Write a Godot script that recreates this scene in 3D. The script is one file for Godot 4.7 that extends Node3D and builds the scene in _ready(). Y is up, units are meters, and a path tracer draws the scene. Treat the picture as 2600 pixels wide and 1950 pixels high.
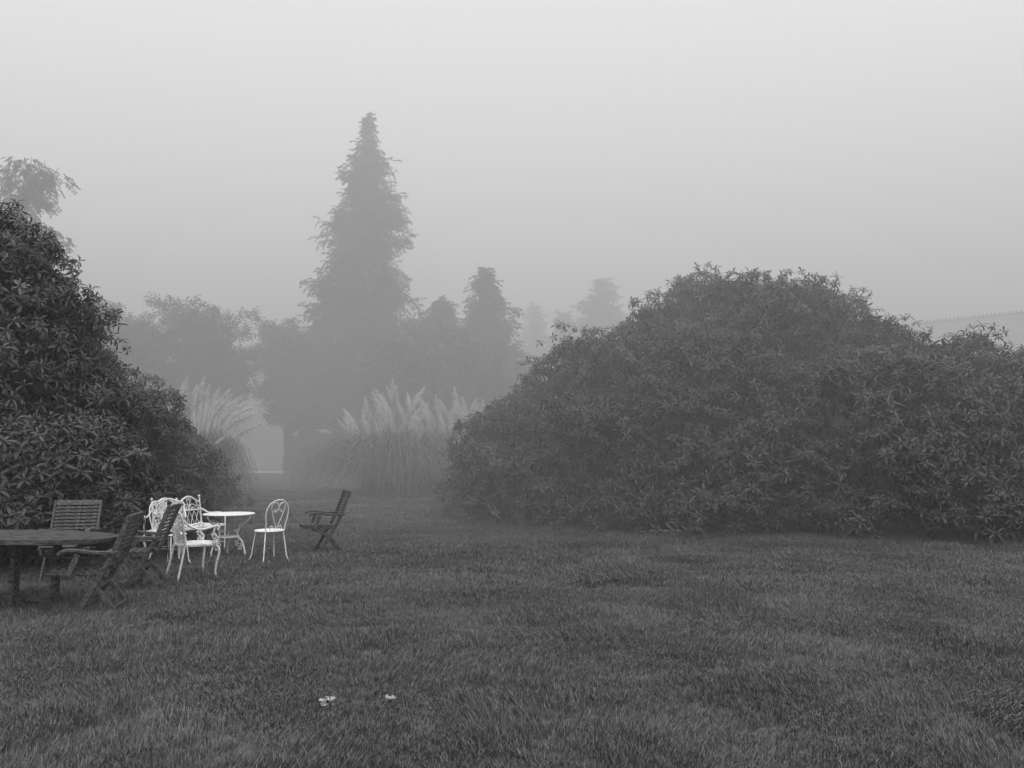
extends Node3D
# A misty garden lawn between two old rhododendrons, in black and white.

const F := 1950.0            # focal length in photograph pixels (2600 x 1950)
const EYE := 1.55
const HORIZON := 1157.0
var rng := RandomNumberGenerator.new()
var bump := FastNoiseLite.new()
var patch := FastNoiseLite.new()
var M := {}
var used_names := {}

# ------------------------------------------------------------------ geometry collector
class Geo:
	var v := PackedVector3Array()
	var n := PackedVector3Array()
	var c := PackedColorArray()       # one tone for each leaf triangle, where given
	func tone(t: float):
		while c.size() < v.size(): c.append(Color(t, t, t))
	func tri(a: Vector3, b: Vector3, c: Vector3, na: Vector3, nb: Vector3, nc: Vector3):
		if (c - a).cross(b - a).dot(na + nb + nc) < 0.0:
			v.append(a); v.append(c); v.append(b); n.append(na); n.append(nc); n.append(nb)
		else:
			v.append(a); v.append(b); v.append(c); n.append(na); n.append(nb); n.append(nc)
	func flat(a: Vector3, b: Vector3, c: Vector3, out: Vector3):
		var f := (c - a).cross(b - a).normalized()
		if f.dot(out) < 0.0: f = -f
		tri(a, b, c, f, f, f)
	func leaf(a: Vector3, b: Vector3, c: Vector3):      # flat triangle, either way round
		var f := (c - a).cross(b - a).normalized()
		v.append(a); v.append(b); v.append(c); n.append(f); n.append(f); n.append(f)
	func quad(a: Vector3, b: Vector3, c: Vector3, d: Vector3, out: Vector3):
		flat(a, b, c, out); flat(a, c, d, out)
	func box(lo: Vector3, hi: Vector3):
		var c := (lo + hi) * 0.5
		board(Vector3(lo.x, c.y, c.z), Vector3(hi.x, c.y, c.z), Vector3.UP, hi.y - lo.y, hi.z - lo.z, minf(0.004, minf(hi.y - lo.y, hi.z - lo.z) * 0.2))
	# a bar from a to b, w wide along "side", t thick across, long edges chamfered
	func board(a: Vector3, b: Vector3, side: Vector3, w: float, t: float, ch := 0.004):
		var ax := (b - a).normalized()
		var s := (side - ax * side.dot(ax)).normalized()
		var u := ax.cross(s)
		var hw := w * 0.5; var ht := t * 0.5
		var prof := [Vector2(hw - ch, ht), Vector2(hw, ht - ch), Vector2(hw, -ht + ch), Vector2(hw - ch, -ht), Vector2(-hw + ch, -ht), Vector2(-hw, -ht + ch), Vector2(-hw, ht - ch), Vector2(-hw + ch, ht)]
		for k in 8:
			var p: Vector2 = prof[k]; var q: Vector2 = prof[(k + 1) % 8]
			var o1: Vector3 = s * p.x + u * p.y; var o2: Vector3 = s * q.x + u * q.y
			quad(a + o1, a + o2, b + o2, b + o1, o1 + o2)
			flat(a, a + o1, a + o2, -ax); flat(b, b + o1, b + o2, ax)
	func tube(pts: Array, r0: float, r1: float, sides := 6, flatten := 1.0, flat_dir := Vector3.ZERO):
		var m := pts.size()
		if m < 2: return
		var rings := []
		var d0: Vector3 = (pts[1] - pts[0]).normalized()
		var s: Vector3 = flat_dir
		if s == Vector3.ZERO: s = Vector3.UP if absf(d0.y) < 0.9 else Vector3.RIGHT
		for k in m:
			var d: Vector3 = (pts[mini(k + 1, m - 1)] - pts[maxi(k - 1, 0)]).normalized()
			if flat_dir != Vector3.ZERO: s = flat_dir
			s = s - d * s.dot(d)
			s = s.normalized() if s.length() > 1e-4 else d.cross(Vector3(0.3, 0.5, 0.8)).normalized()
			var u := d.cross(s)
			var r := lerpf(r0, r1, float(k) / (m - 1))
			var ring := []
			for j in sides:
				var a := TAU * j / sides
				ring.append([pts[k] + s * cos(a) * r * flatten + u * sin(a) * r, (s * cos(a) + u * sin(a) * flatten).normalized()])
			rings.append(ring)
		for k in m - 1:
			for j in sides:
				var a = rings[k][j]; var b = rings[k][(j + 1) % sides]; var c = rings[k + 1][(j + 1) % sides]; var e = rings[k + 1][j]
				tri(a[0], b[0], c[0], a[1], b[1], c[1]); tri(a[0], c[0], e[0], a[1], c[1], e[1])
		for end in [0, m - 1]:
			var out: Vector3 = (pts[0] - pts[1]).normalized() if end == 0 else (pts[m - 1] - pts[m - 2]).normalized()
			for j in sides: tri(pts[end], rings[end][j][0], rings[end][(j + 1) % sides][0], out, out, out)
	func ball(c: Vector3, r: float, lat := 6, lon := 8, sq := Vector3.ONE):
		for i in lat:
			for j in lon:
				var q := []
				for e in [[i, j], [i + 1, j], [i + 1, j + 1], [i, j + 1]]:
					var th: float = PI * e[0] / lat; var ph: float = TAU * e[1] / lon
					var nn := Vector3(sin(th) * cos(ph), cos(th), sin(th) * sin(ph))
					q.append([c + nn * r * sq, (nn / sq).normalized()])
				if i > 0: tri(q[0][0], q[1][0], q[3][0], q[0][1], q[1][1], q[3][1])
				if i < lat - 1: tri(q[1][0], q[2][0], q[3][0], q[1][1], q[2][1], q[3][1])
	# a flat round plate with rounded rim
	func disc(c: Vector3, r: float, t: float, seg := 40):
		for k in seg:
			var a := TAU * k / seg; var b := TAU * (k + 1) / seg
			var p := Vector3(cos(a), 0, sin(a)); var q := Vector3(cos(b), 0, sin(b))
			var up := Vector3(0, t * 0.5, 0); var e := r - t * 0.4
			tri(c + up, c + p * e + up, c + q * e + up, Vector3.UP, Vector3.UP, Vector3.UP)
			tri(c - up, c + p * e - up, c + q * e - up, Vector3.DOWN, Vector3.DOWN, Vector3.DOWN)
			for s: float in [1.0, -1.0]:
				var n1 := (p + Vector3.UP * s).normalized(); var n2 := (q + Vector3.UP * s).normalized()
				tri(c + p * e + up * s, c + q * e + up * s, c + q * r, n1, n2, q); tri(c + p * e + up * s, c + q * r, c + p * r, n1, q, p)
	func mesh() -> ArrayMesh:
		var arr := []; arr.resize(Mesh.ARRAY_MAX)
		arr[Mesh.ARRAY_VERTEX] = v; arr[Mesh.ARRAY_NORMAL] = n
		if c.size() == v.size(): arr[Mesh.ARRAY_COLOR] = c
		var m := ArrayMesh.new()
		m.add_surface_from_arrays(Mesh.PRIMITIVE_TRIANGLES, arr)
		return m

# ------------------------------------------------------------------ nodes
func numbered(called: String, parent: Node) -> String:
	var key := str(parent.get_instance_id()) + called
	var k: int = used_names.get(key, 0)
	used_names[key] = k + 1
	return called if k == 0 else called + "_%03d" % k
func thing(called: String, label: String, category: String, at := Vector3.ZERO, yaw := 0.0, group := "") -> Node3D:
	var o := Node3D.new()
	o.name = numbered(called, self)
	add_child(o)
	o.position = at; o.rotation.y = yaw
	o.set_meta("label", label); o.set_meta("category", category)
	if group: o.set_meta("group", group)
	return o
func part(parent: Node, called: String, g, m: Material) -> MeshInstance3D:
	var o := MeshInstance3D.new()
	o.mesh = g.mesh() if g is Geo else g
	o.material_override = m
	o.name = numbered(called, parent)
	parent.add_child(o)
	return o
func structure(called: String, g, m: Material) -> MeshInstance3D:
	var o := part(self, called, g, m)
	o.set_meta("kind", "structure")
	return o
func many(parent: Node, called: String, mesh: Mesh, m: Material, places: Array, tints := []) -> MultiMeshInstance3D:
	var mm := MultiMesh.new()
	mm.transform_format = MultiMesh.TRANSFORM_3D
	mm.use_colors = tints.size() > 0
	mm.mesh = mesh
	mm.instance_count = places.size()
	for k in places.size():
		mm.set_instance_transform(k, places[k])
		if tints.size() > 0:
			var t: float = tints[k]
			mm.set_instance_color(k, Color(t, t, t))
	var o := MultiMeshInstance3D.new()
	o.multimesh = mm
	o.material_override = m
	o.name = numbered(called, parent)
	parent.add_child(o)
	o.set_meta("kind", "stuff")
	return o

# ------------------------------------------------------------------ places
func ground_y(x: float, z: float) -> float:
	var d := -z
	var rise := 0.41 * smoothstep(13.0, 25.0, d)
	return rise + bump.get_noise_2d(x, z) * 0.06 * (1.0 - smoothstep(24.0, 34.0, d))
func at(px: float, py: float, depth: float) -> Vector3:     # a photograph pixel at a known depth
	var t := atan((HORIZON - 975.0) / F)
	var u := (px - 1300.0) / F; var w := (975.0 - py) / F
	var dir := Vector3(u, w * cos(t) + sin(t), -(cos(t) - w * sin(t)))
	return Vector3(0, EYE, 0) + dir * (depth / -dir.z)
func on_ground(px: float, py: float) -> Vector3:            # where the sight line meets the lawn
	var lo := 2.0; var hi := 70.0
	for k in 40:
		var mid := (lo + hi) * 0.5
		var p := at(px, py, mid)
		if p.y > ground_y(p.x, p.z): lo = mid
		else: hi = mid
	var q := at(px, py, lo)
	return Vector3(q.x, ground_y(q.x, q.z), q.z)
func stand(px: float, depth: float) -> Vector3:
	var p := at(px, HORIZON, depth)
	return Vector3(p.x, ground_y(p.x, p.z), p.z)
func rnd(a: float, b: float) -> float: return rng.randf_range(a, b)
func rvec() -> Vector3:
	var y := rnd(-1, 1); var a := rnd(0, TAU); var r := sqrt(1 - y * y)
	return Vector3(r * cos(a), y, r * sin(a))
func facing(axis: Vector3, spin: float) -> Basis:           # y axis along "axis", turned about it
	var s := axis.cross(Vector3(0.31, 0.17, 0.93)).normalized()
	var b := Basis(s, axis.normalized(), s.cross(axis.normalized()))
	return b * Basis(Vector3.UP, spin)
func spline(pts: Array, per := 6) -> Array:
	var out := []
	var m := pts.size()
	for k in m - 1:
		var p0: Vector3 = pts[maxi(k - 1, 0)]; var p1: Vector3 = pts[k]; var p2: Vector3 = pts[k + 1]; var p3: Vector3 = pts[mini(k + 2, m - 1)]
		for j in per: out.append(p1.cubic_interpolate(p2, p0, p3, float(j) / per))
	out.append(pts[m - 1])
	return out
func curl(c: Vector3, r: float, from: float, turns: float, u: Vector3, w: Vector3, n := 14) -> Array:   # a spiral in the plane u, w
	var out := []
	for k in n + 1:
		var t := float(k) / n
		var a := from + turns * TAU * t
		out.append(c + (u * cos(a) + w * sin(a)) * r * (1.0 - 0.72 * t))
	return out

# ------------------------------------------------------------------ materials
func noise_tex(freq: float, lo: float, hi: float, seed_: int, oct := 4, lift := 0.5, tall := 1.0) -> ImageTexture:
	var nz := FastNoiseLite.new()
	nz.seed = seed_; nz.frequency = freq; nz.fractal_octaves = oct
	var im := Image.create(256, 256, false, Image.FORMAT_RGB8)
	for y in 256:
		for x in 256:
			# wraps round by sampling a torus in 3D for x, and blending for y
			var a := TAU * x / 256.0
			var q := nz.get_noise_3d(cos(a) * 40.0, sin(a) * 40.0, y * tall)
			var q2 := nz.get_noise_3d(cos(a) * 40.0, sin(a) * 40.0, (y - 256) * tall)
			var s := y / 255.0
			var g := clampf(lerpf(q, q2, s) * 1.2 + lift, 0, 1)
			var c := lerpf(lo, hi, g)
			im.set_pixel(x, y, Color(c, c, c).linear_to_srgb())
	im.generate_mipmaps()
	return ImageTexture.create_from_image(im)
func mat(called: String, grey: float, rough := 0.8, spec := 0.5) -> StandardMaterial3D:
	var m := StandardMaterial3D.new()
	m.resource_name = called
	m.albedo_color = Color(grey, grey, grey).linear_to_srgb()
	m.roughness = rough
	m.metallic_specular = spec
	m.cull_mode = BaseMaterial3D.CULL_DISABLED
	M[called] = m
	return m
func textured(called: String, tex: Texture2D, scale_: Vector3, rough := 0.8) -> StandardMaterial3D:
	var m := mat(called, 1.0, rough)
	m.albedo_texture = tex
	m.uv1_triplanar = true
	m.uv1_scale = scale_
	return m
func make_materials():
	textured("weathered_wood", noise_tex(0.02, 0.012, 0.085, 3, 5, 0.36), Vector3(3.1, 5.3, 4.1), 0.6).metallic_specular = 0.45
	textured("table_wood", noise_tex(0.025, 0.012, 0.085, 9, 5, 0.34), Vector3(1.1, 4.0, 3.0), 0.85).metallic_specular = 0.25
	textured("white_paint", noise_tex(0.03, 0.34, 0.6, 5, 4, 0.78), Vector3(4, 4, 4), 0.45)
	textured("worn_white_paint", noise_tex(0.03, 0.2, 0.55, 6, 5, 0.68), Vector3(5, 5, 5), 0.55)
	mat("black_iron", 0.025, 0.5)
	var lf := mat("rhododendron_leaf", 0.028, 0.38, 0.35)
	lf.vertex_color_use_as_albedo = true
	mat("rhododendron_leaf_plain", 0.028, 0.38, 0.35)
	textured("bark", noise_tex(0.03, 0.04, 0.11, 21, 4), Vector3(1.5, 0.4, 1.5), 0.9)
	var gr := mat("grass_blade", 0.06, 0.5, 0.5)
	gr.vertex_color_use_as_albedo = true
	textured("soil_and_thatch", noise_tex(0.05, 0.03, 0.07, 31, 5), Vector3(0.6, 0.6, 0.6), 0.95)
	var tl := mat("tree_leaf", 0.05, 0.6, 0.4)
	tl.vertex_color_use_as_albedo = true
	var cl := mat("conifer_needle", 0.04, 0.7, 0.3)
	cl.vertex_color_use_as_albedo = true
	mat("pampas_leaf", 0.09, 0.5, 0.5).vertex_color_use_as_albedo = true
	var pp := mat("pampas_plume", 0.55, 0.9, 0.2)
	pp.backlight_enabled = true; pp.backlight = Color(0.7, 0.7, 0.7)
	mat("pampas_stalk", 0.2, 0.7, 0.3)
	textured("slate", noise_tex(0.04, 0.10, 0.2, 41, 4), Vector3(0.5, 2.0, 0.5), 0.55)
	textured("stone_wall", noise_tex(0.04, 0.06, 0.16, 44, 5), Vector3(0.5, 0.5, 0.5), 0.9)
	mat("pale_gravel", 0.45, 0.95, 0.2)
	mat("pale_stone", 0.62, 0.8, 0.3)
	mat("dry_leaf", 0.22, 0.8, 0.3)

# ------------------------------------------------------------------ view, light and air
func make_view():
	var cam := Camera3D.new()
	cam.name = "camera"
	cam.fov = rad_to_deg(2.0 * atan(975.0 / F))
	cam.near = 0.05; cam.far = 600.0
	cam.position = Vector3(0, EYE, 0)
	cam.rotation.x = atan((HORIZON - 975.0) / F)
	add_child(cam)
	cam.current = true
	var env := Environment.new()
	var sky := Sky.new()
	var sm := ProceduralSkyMaterial.new()
	sm.sky_top_color = Color(0.6, 0.6, 0.6)
	sm.sky_horizon_color = Color(0.62, 0.62, 0.62)
	sm.ground_bottom_color = Color(0.3, 0.3, 0.3)
	sm.ground_horizon_color = Color(0.6, 0.6, 0.6)
	sm.sun_angle_max = 0.0
	sky.sky_material = sm
	env.background_mode = Environment.BG_SKY
	env.sky = sky
	env.tonemap_mode = Environment.TONE_MAPPER_LINEAR
	env.tonemap_exposure = 3.2
	env.fog_enabled = true
	env.fog_light_color = Color(0.9, 0.9, 0.9)
	env.fog_density = 0.0018
	env.volumetric_fog_enabled = true; env.volumetric_fog_density = 0.0
	env.sdfgi_enabled = true; env.ssao_enabled = true; env.ssil_enabled = true
	var we := WorldEnvironment.new()
	we.name = "world_environment"
	we.environment = env
	add_child(we)
	var sun := DirectionalLight3D.new()
	sun.name = "sun"
	sun.light_energy = 0.5
	sun.light_angular_distance = 110.0
	sun.sky_mode = DirectionalLight3D.SKY_MODE_LIGHT_ONLY
	sun.shadow_enabled = true
	sun.rotation_degrees = Vector3(-82, 20, 0)
	add_child(sun)
	# the mist thickens across the far half of the garden
	var bank := FogVolume.new()
	bank.name = "mist"
	bank.shape = RenderingServer.FOG_VOLUME_SHAPE_BOX
	bank.size = Vector3(300, 26, 150)
	bank.position = Vector3(0, 12.4, -13.0 - 75.0)
	var fm := FogMaterial.new()
	fm.density = 0.031
	fm.albedo = Color(0.97, 0.97, 0.97)
	bank.material = fm
	bank.set_meta("kind", "stuff"); bank.set_meta("label", "pale mist thickening across the far half of the garden"); bank.set_meta("category", "mist")
	add_child(bank)

# ------------------------------------------------------------------ ground
func make_ground():
	var g := Geo.new()
	# one sheet: fine near the camera, coarse out to the horizon
	var xs := []; var zs := []
	var x := -40.0
	while x <= 40.0: xs.append(x); x += 0.5
	xs = [-260.0, -120.0, -70.0] + xs + [70.0, 120.0, 260.0]
	var z := 6.0
	while z >= -60.0: zs.append(z); z -= 0.5
	zs = [60.0, 25.0] + zs + [-90.0, -150.0, -280.0]
	for i in xs.size() - 1:
		for j in zs.size() - 1:
			var a := Vector3(xs[i], ground_y(xs[i], zs[j]), zs[j]); var b := Vector3(xs[i + 1], ground_y(xs[i + 1], zs[j]), zs[j])
			var c := Vector3(xs[i + 1], ground_y(xs[i + 1], zs[j + 1]), zs[j + 1]); var d := Vector3(xs[i], ground_y(xs[i], zs[j + 1]), zs[j + 1])
			var up := Vector3.UP
			g.tri(a, b, c, up, up, up); g.tri(a, c, d, up, up, up)
	structure("ground", g, M.soil_and_thatch)
	# pale path crossing behind the trees
	var p := Geo.new()
	p.quad(Vector3(-60, 0.415, -52.0), Vector3(-60, 0.415, -57.0), Vector3(30, 0.415, -57.0), Vector3(30, 0.415, -52.0), Vector3.UP)
	structure("path", p, M.pale_gravel)

func grass_patch(size: float, count: int, tall: float, wide: float, bend: float) -> ArrayMesh:
	var g := Geo.new()
	for k in count:
		var p := Vector3(rnd(-size, size), 0, rnd(-size, size))
		var h := tall * rnd(0.45, 1.15)
		var a := rnd(0, TAU)
		var lean := Vector3(cos(a), 0, sin(a)) * h * bend * rnd(0.15, 1.1)
		var w := Vector3(cos(a + PI / 2), 0, sin(a + PI / 2)) * wide * rnd(0.6, 1.2)
		var m := p + Vector3(0, h * 0.55, 0) + lean * 0.3
		var t := p + Vector3(0, h * rnd(0.8, 1.0), 0) + lean
		p.y = -0.02
		g.leaf(p - w, p + w, m + w * 0.8); g.leaf(p - w, m + w * 0.8, m - w * 0.8); g.leaf(m - w * 0.8, m + w * 0.8, t)
		g.tone(rnd(0.4, 1.1) if rng.randf() < 0.84 else rnd(1.4, 3.0))
	return g.mesh()
func make_grass():
	var lawn := Node3D.new()
	lawn.name = "lawn_grass"
	add_child(lawn)
	lawn.set_meta("kind", "stuff")
	lawn.set_meta("label", "tussocky damp lawn grass covering the whole garden floor"); lawn.set_meta("category", "grass")
	var kinds := [grass_patch(0.26, 900, 0.05, 0.0018, 0.8), grass_patch(0.27, 1150, 0.05, 0.0019, 1.15), grass_patch(0.25, 760, 0.07, 0.0021, 0.9)]
	var places := [[], [], []]; var tints := [[], [], []]
	var d := 2.6
	while d < 50.0:
		var step := 0.30 if d < 9 else (0.42 if d < 16 else (0.75 if d < 26 else 1.2))
		var grow := step / 0.30
		var half := d * 0.70 + 1.5
		var x := -half
		while x < half:
			var px := x + rnd(-0.4, 0.4) * step; var pz := -d + rnd(-0.4, 0.4) * step
			var lump := patch.get_noise_2d(px * 1.0, pz * 1.0)
			var lump2 := patch.get_noise_2d(px * 3.1 + 70, pz * 3.1)
			var k := 0
			if lump2 > 0.22: k = 2
			elif lump + lump2 * 0.5 < -0.12: k = 1
			var sc := sqrt(grow) * rnd(0.92, 1.12)
			var hy := clampf(1.05 + lump * 0.7 + lump2 * 0.55, 0.78, 1.6) * 1.0
			var comb := Vector3(patch.get_noise_2d(px * 0.8 + 200, pz * 0.8), 0, patch.get_noise_2d(px * 0.8, pz * 0.8 + 300)) * 0.8
			var axis := (Vector3.UP + comb).normalized()
			var ya := rnd(0, TAU); var wide := sc * sqrt(grow)
			var b := Basis(Vector3(cos(ya), 0, sin(ya)) * wide, axis * hy, Vector3(-sin(ya), 0, cos(ya)) * wide)
			places[k].append(Transform3D(b, Vector3(px, ground_y(px, pz) + 0.004, pz)))
			tints[k].append(clampf(1.0 + lump * 0.35 + lump2 * 0.25 + rnd(-0.12, 0.12), 0.6, 1.5))
			x += step
		d += step
	for k in 3: many(lawn, "grass_tufts", kinds[k], M.grass_blade, places[k], tints[k])
	# longer swept grass at the lawn's rough edge
	var tuft := thing("long_grass", "rough tussock of long swept grass at the lawn's edge", "grass", on_ground(2690, 1855))
	var g := Geo.new()
	for k in 1500:
		var a := rnd(0, TAU); var r := sqrt(rng.randf()) * 0.4
		var p := Vector3(cos(a) * r, -0.02, sin(a) * r)
		var lean := Vector3(-0.7 + rnd(-0.5, 0.5), 0, 0.5 + rnd(-0.6, 0.6)) * rnd(0.06, 0.2)
		var h := rnd(0.08, 0.17)
		var w := Vector3(rnd(-1, 1), 0, rnd(-1, 1)).normalized() * 0.0022
		var m := p + Vector3(0, h, 0) + lean * 0.35
		var t := p + Vector3(0, h * 0.95, 0) + lean
		g.leaf(p - w, p + w, m + w); g.leaf(p - w, m + w, m - w); g.leaf(m - w, m + w, t)
		g.tone(rnd(0.6, 1.5))
	part(tuft, "blades", g, M.grass_blade).set_meta("kind", "stuff")

# ------------------------------------------------------------------ rhododendrons
func whorl_mesh(seed_: int) -> ArrayMesh:
	rng.seed = seed_
	var g := Geo.new()
	var count := 10
	for k in count:
		var a := TAU * k / count + rnd(-0.4, 0.4)
		var len_ := rnd(0.10, 0.175)
		var rise := rnd(-1.0, 0.15) if k % 3 > 0 else rnd(-0.1, 0.9)
		var dir := Vector3(cos(a), rise, sin(a)).normalized()
		var side := Vector3(-sin(a), 0, cos(a))
		var up := side.cross(dir); if up.y < 0: up = -up
		var w := len_ * rnd(0.12, 0.16)
		var base := dir * 0.012
		var p1 := base + dir * len_ * 0.35 + up * 0.004
		var p2 := base + dir * len_ * 0.72 - up * len_ * 0.05
		var tip := base + dir * len_ - up * len_ * 0.16
		var fold := up * w * 0.35
		for s in [-1.0, 1.0]:
			var e1: Vector3 = p1 + side * w * 0.85 * s + fold; var e2: Vector3 = p2 + side * w * 0.9 * s + fold
			g.flat(base, p1, e1, up); g.flat(p1, e1, e2, up); g.flat(p1, e2, p2, up); g.flat(p2, e2, tip, up)
	# pale flower bud in the middle and a short stem
	g.tube([Vector3(0, -0.1, 0), Vector3(0, 0.0, 0), Vector3(0, 0.028, 0)], 0.005, 0.003, 4)
	return g.mesh()
func inside(p: Vector3, blobs: Array, skip: int, lim: float) -> bool:
	for k in blobs.size():
		if k == skip: continue
		if ((p - blobs[k][0]) / blobs[k][1]).length() < lim: return true
	return false
func lumpy(g: Geo, c: Vector3, r: Vector3, nz: FastNoiseLite, off: Vector3):
	var lat := 18; var lon := 28
	var P := []
	for i in lat + 1:
		var row := []
		for j in lon:
			var th := PI * i / lat; var ph := TAU * j / lon
			var nn := Vector3(sin(th) * cos(ph), cos(th), sin(th) * sin(ph))
			var p := c + nn * r
			p += nn * nz.get_noise_3d(p.x + off.x, (p.y + off.y) * 1.7, p.z + off.z) * 0.9
			row.append(p)
		P.append(row)
	for i in lat:
		for j in lon:
			var j2 := (j + 1) % lon
			g.flat(P[i][j], P[i + 1][j], P[i + 1][j2], P[i][j] - c); g.flat(P[i][j], P[i + 1][j2], P[i][j2], P[i][j] - c)
func bush(called: String, label: String, blobs: Array, clumps: int, per: int, seed_: int, whorl_size: float, foot: Vector3):
	var o := thing(called, label, "shrub", foot)
	rng.seed = seed_
	var areas := []; var total := 0.0
	for b in blobs:
		var a: float = b[1].x * b[1].y + b[1].y * b[1].z + b[1].x * b[1].z
		total += a; areas.append(total)
	var hollow := FastNoiseLite.new(); hollow.seed = seed_; hollow.frequency = 0.42; hollow.fractal_octaves = 2
	var spots := []
	var tries := 0
	var made := 0
	while made < clumps and tries < clumps * 40:
		tries += 1
		var pick := rng.randf() * total; var bi := 0
		while areas[bi] < pick: bi += 1
		var dir := rvec()
		var c: Vector3 = blobs[bi][0]; var r: Vector3 = blobs[bi][1]
		var p := c + dir * r
		var gy := ground_y(p.x, p.z)
		if p.y < gy + 0.15 or inside(p, blobs, bi, 0.96): continue
		var nrm := (dir / r).normalized()
		var to_eye := (Vector3(0, EYE, 0) - p).normalized()
		if nrm.dot(to_eye) < -0.55 and rng.randf() < 0.72: continue
		made += 1
		var rc := rnd(0.32, 0.72)
		var axis := (nrm * 0.75 + Vector3.UP * 0.55 + rvec() * 0.2).normalized()
		p += nrm * (hollow.get_noise_3d(p.x, p.y * 1.7, p.z) * 0.9 + rnd(-0.25, 0.15) + (rnd(0.1, 0.45) if rng.randf() < 0.1 else 0.0))
		var tone := rnd(0.75, 1.2)
		for k in per:
			var dd := (axis * 0.75 + rvec()).normalized()
			var q := p + Vector3(dd.x * rc, dd.y * rc * 0.6, dd.z * rc)
			if q.y < ground_y(q.x, q.z) + 0.12: continue
			if q.y < ground_y(q.x, q.z) + 0.45 and rng.randf() < 0.4: continue
			var ax := (dd * 0.6 + axis * 0.3 + Vector3.UP * 0.4 + rvec() * 0.5).normalized()
			var s := whorl_size * rnd(0.75, 1.2)
			var t := Transform3D(facing(ax, rnd(0, TAU)) * Basis.from_scale(Vector3(s, s * rnd(0.6, 1.5), s)), q)
			spots.append([q.distance_to(Vector3(0, EYE, 0)) - nrm.dot(to_eye) * 2.0, t, tone * rnd(0.8, 1.25)])
	spots.sort_custom(func(a, b): return a[0] < b[0])
	var mesh := [whorl_mesh(seed_ + 5), whorl_mesh(seed_ + 6)]
	var places := [[], []]; var tints := [[], []]
	for k in spots.size():
		var t: Transform3D = spots[k][1]
		t.origin -= foot
		if k < 300:
			var w := part(o, "leaf_whorl", mesh[k % 2], M.rhododendron_leaf_plain)
			w.transform = t
		else:
			places[k % 2].append(t); tints[k % 2].append(spots[k][2])
	for k in 2: many(o, "foliage", mesh[k], M.rhododendron_leaf, places[k], tints[k])
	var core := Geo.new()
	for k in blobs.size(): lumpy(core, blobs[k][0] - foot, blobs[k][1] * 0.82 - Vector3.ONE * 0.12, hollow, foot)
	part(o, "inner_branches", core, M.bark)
	# leaves deeper in, behind the outer whorls
	rng.seed = seed_ + 40
	var deep := []; var deep_tint := []
	while deep.size() < clumps * 3:
		var pick := rng.randf() * total; var bi := 0
		while areas[bi] < pick: bi += 1
		var dir := rvec()
		var p: Vector3 = blobs[bi][0] + dir * blobs[bi][1] * rnd(0.84, 0.98)
		if p.y < ground_y(p.x, p.z) + 0.1 or inside(p, blobs, bi, 0.8): continue
		p += dir * hollow.get_noise_3d(p.x, p.y * 1.7, p.z) * 0.85
		if p.y < ground_y(p.x, p.z) + 0.1: continue
		deep.append(Transform3D(facing((dir + rvec()).normalized(), rnd(0, TAU)) * Basis.from_scale(Vector3.ONE * rnd(1.2, 1.9)), p - foot)); deep_tint.append(rnd(0.7, 1.2))
	many(o, "inner_foliage", mesh[0], M.rhododendron_leaf, deep, deep_tint)
	# bare stems rising inside from the ground
	rng.seed = seed_ + 77
	for k in 7:
		var g := Geo.new()
		var b: Array = blobs[k % blobs.size()]
		var c: Vector3 = b[0] - foot
		var s := Vector3(c.x + rnd(-0.5, 0.5), -0.1, c.z + rnd(-0.5, 0.5))
		g.tube(spline([s, s + Vector3(rnd(-0.3, 0.3), b[1].y * 0.4, rnd(-0.3, 0.3)), Vector3(c.x, c.y + b[1].y * 0.6, c.z) + rvec() * 0.5], 4), 0.08, 0.03, 6)
		part(o, "stem", g, M.bark)

# ------------------------------------------------------------------ trees
func leaf_spray(count: int, spread: float, len_: float, seed_: int) -> ArrayMesh:
	rng.seed = seed_
	var g := Geo.new()
	for k in count:
		var p := rvec() * spread * pow(rng.randf(), 0.5); p.y *= 0.6
		var d := (rvec() + p.normalized() * 0.7 + Vector3(0, -0.25, 0)).normalized()
		var s := d.cross(rvec()).normalized() * len_ * 0.28
		var m := p + d * len_ * 0.45
		g.leaf(p, m - s, p + d * len_); g.leaf(p, p + d * len_, m + s)
	return g.mesh()
func needle_spray(seed_: int, len_: float, droop: float) -> ArrayMesh:     # a feathery branch tip along +x
	rng.seed = seed_
	var g := Geo.new()
	for k in 46:
		var t := pow(rng.randf(), 0.8)
		var p := Vector3(t * len_, -droop * t * t * len_, 0) + Vector3(0, rnd(-0.05, 0.05), rnd(-0.3, 0.3) * (1.05 - t)) * len_
		var d := Vector3(rnd(0.2, 1), rnd(-1.1, 0.35), rnd(-0.8, 0.8)).normalized() * len_ * rnd(0.12, 0.26)
		var s := d.cross(rvec()).normalized() * len_ * rnd(0.02, 0.045)
		g.leaf(p - s, p + d, p + s); g.leaf(p + d * 0.3 - s * 1.6, p + d * 0.9, p + d * 0.35 + s * 1.6)
	return g.mesh()
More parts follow.
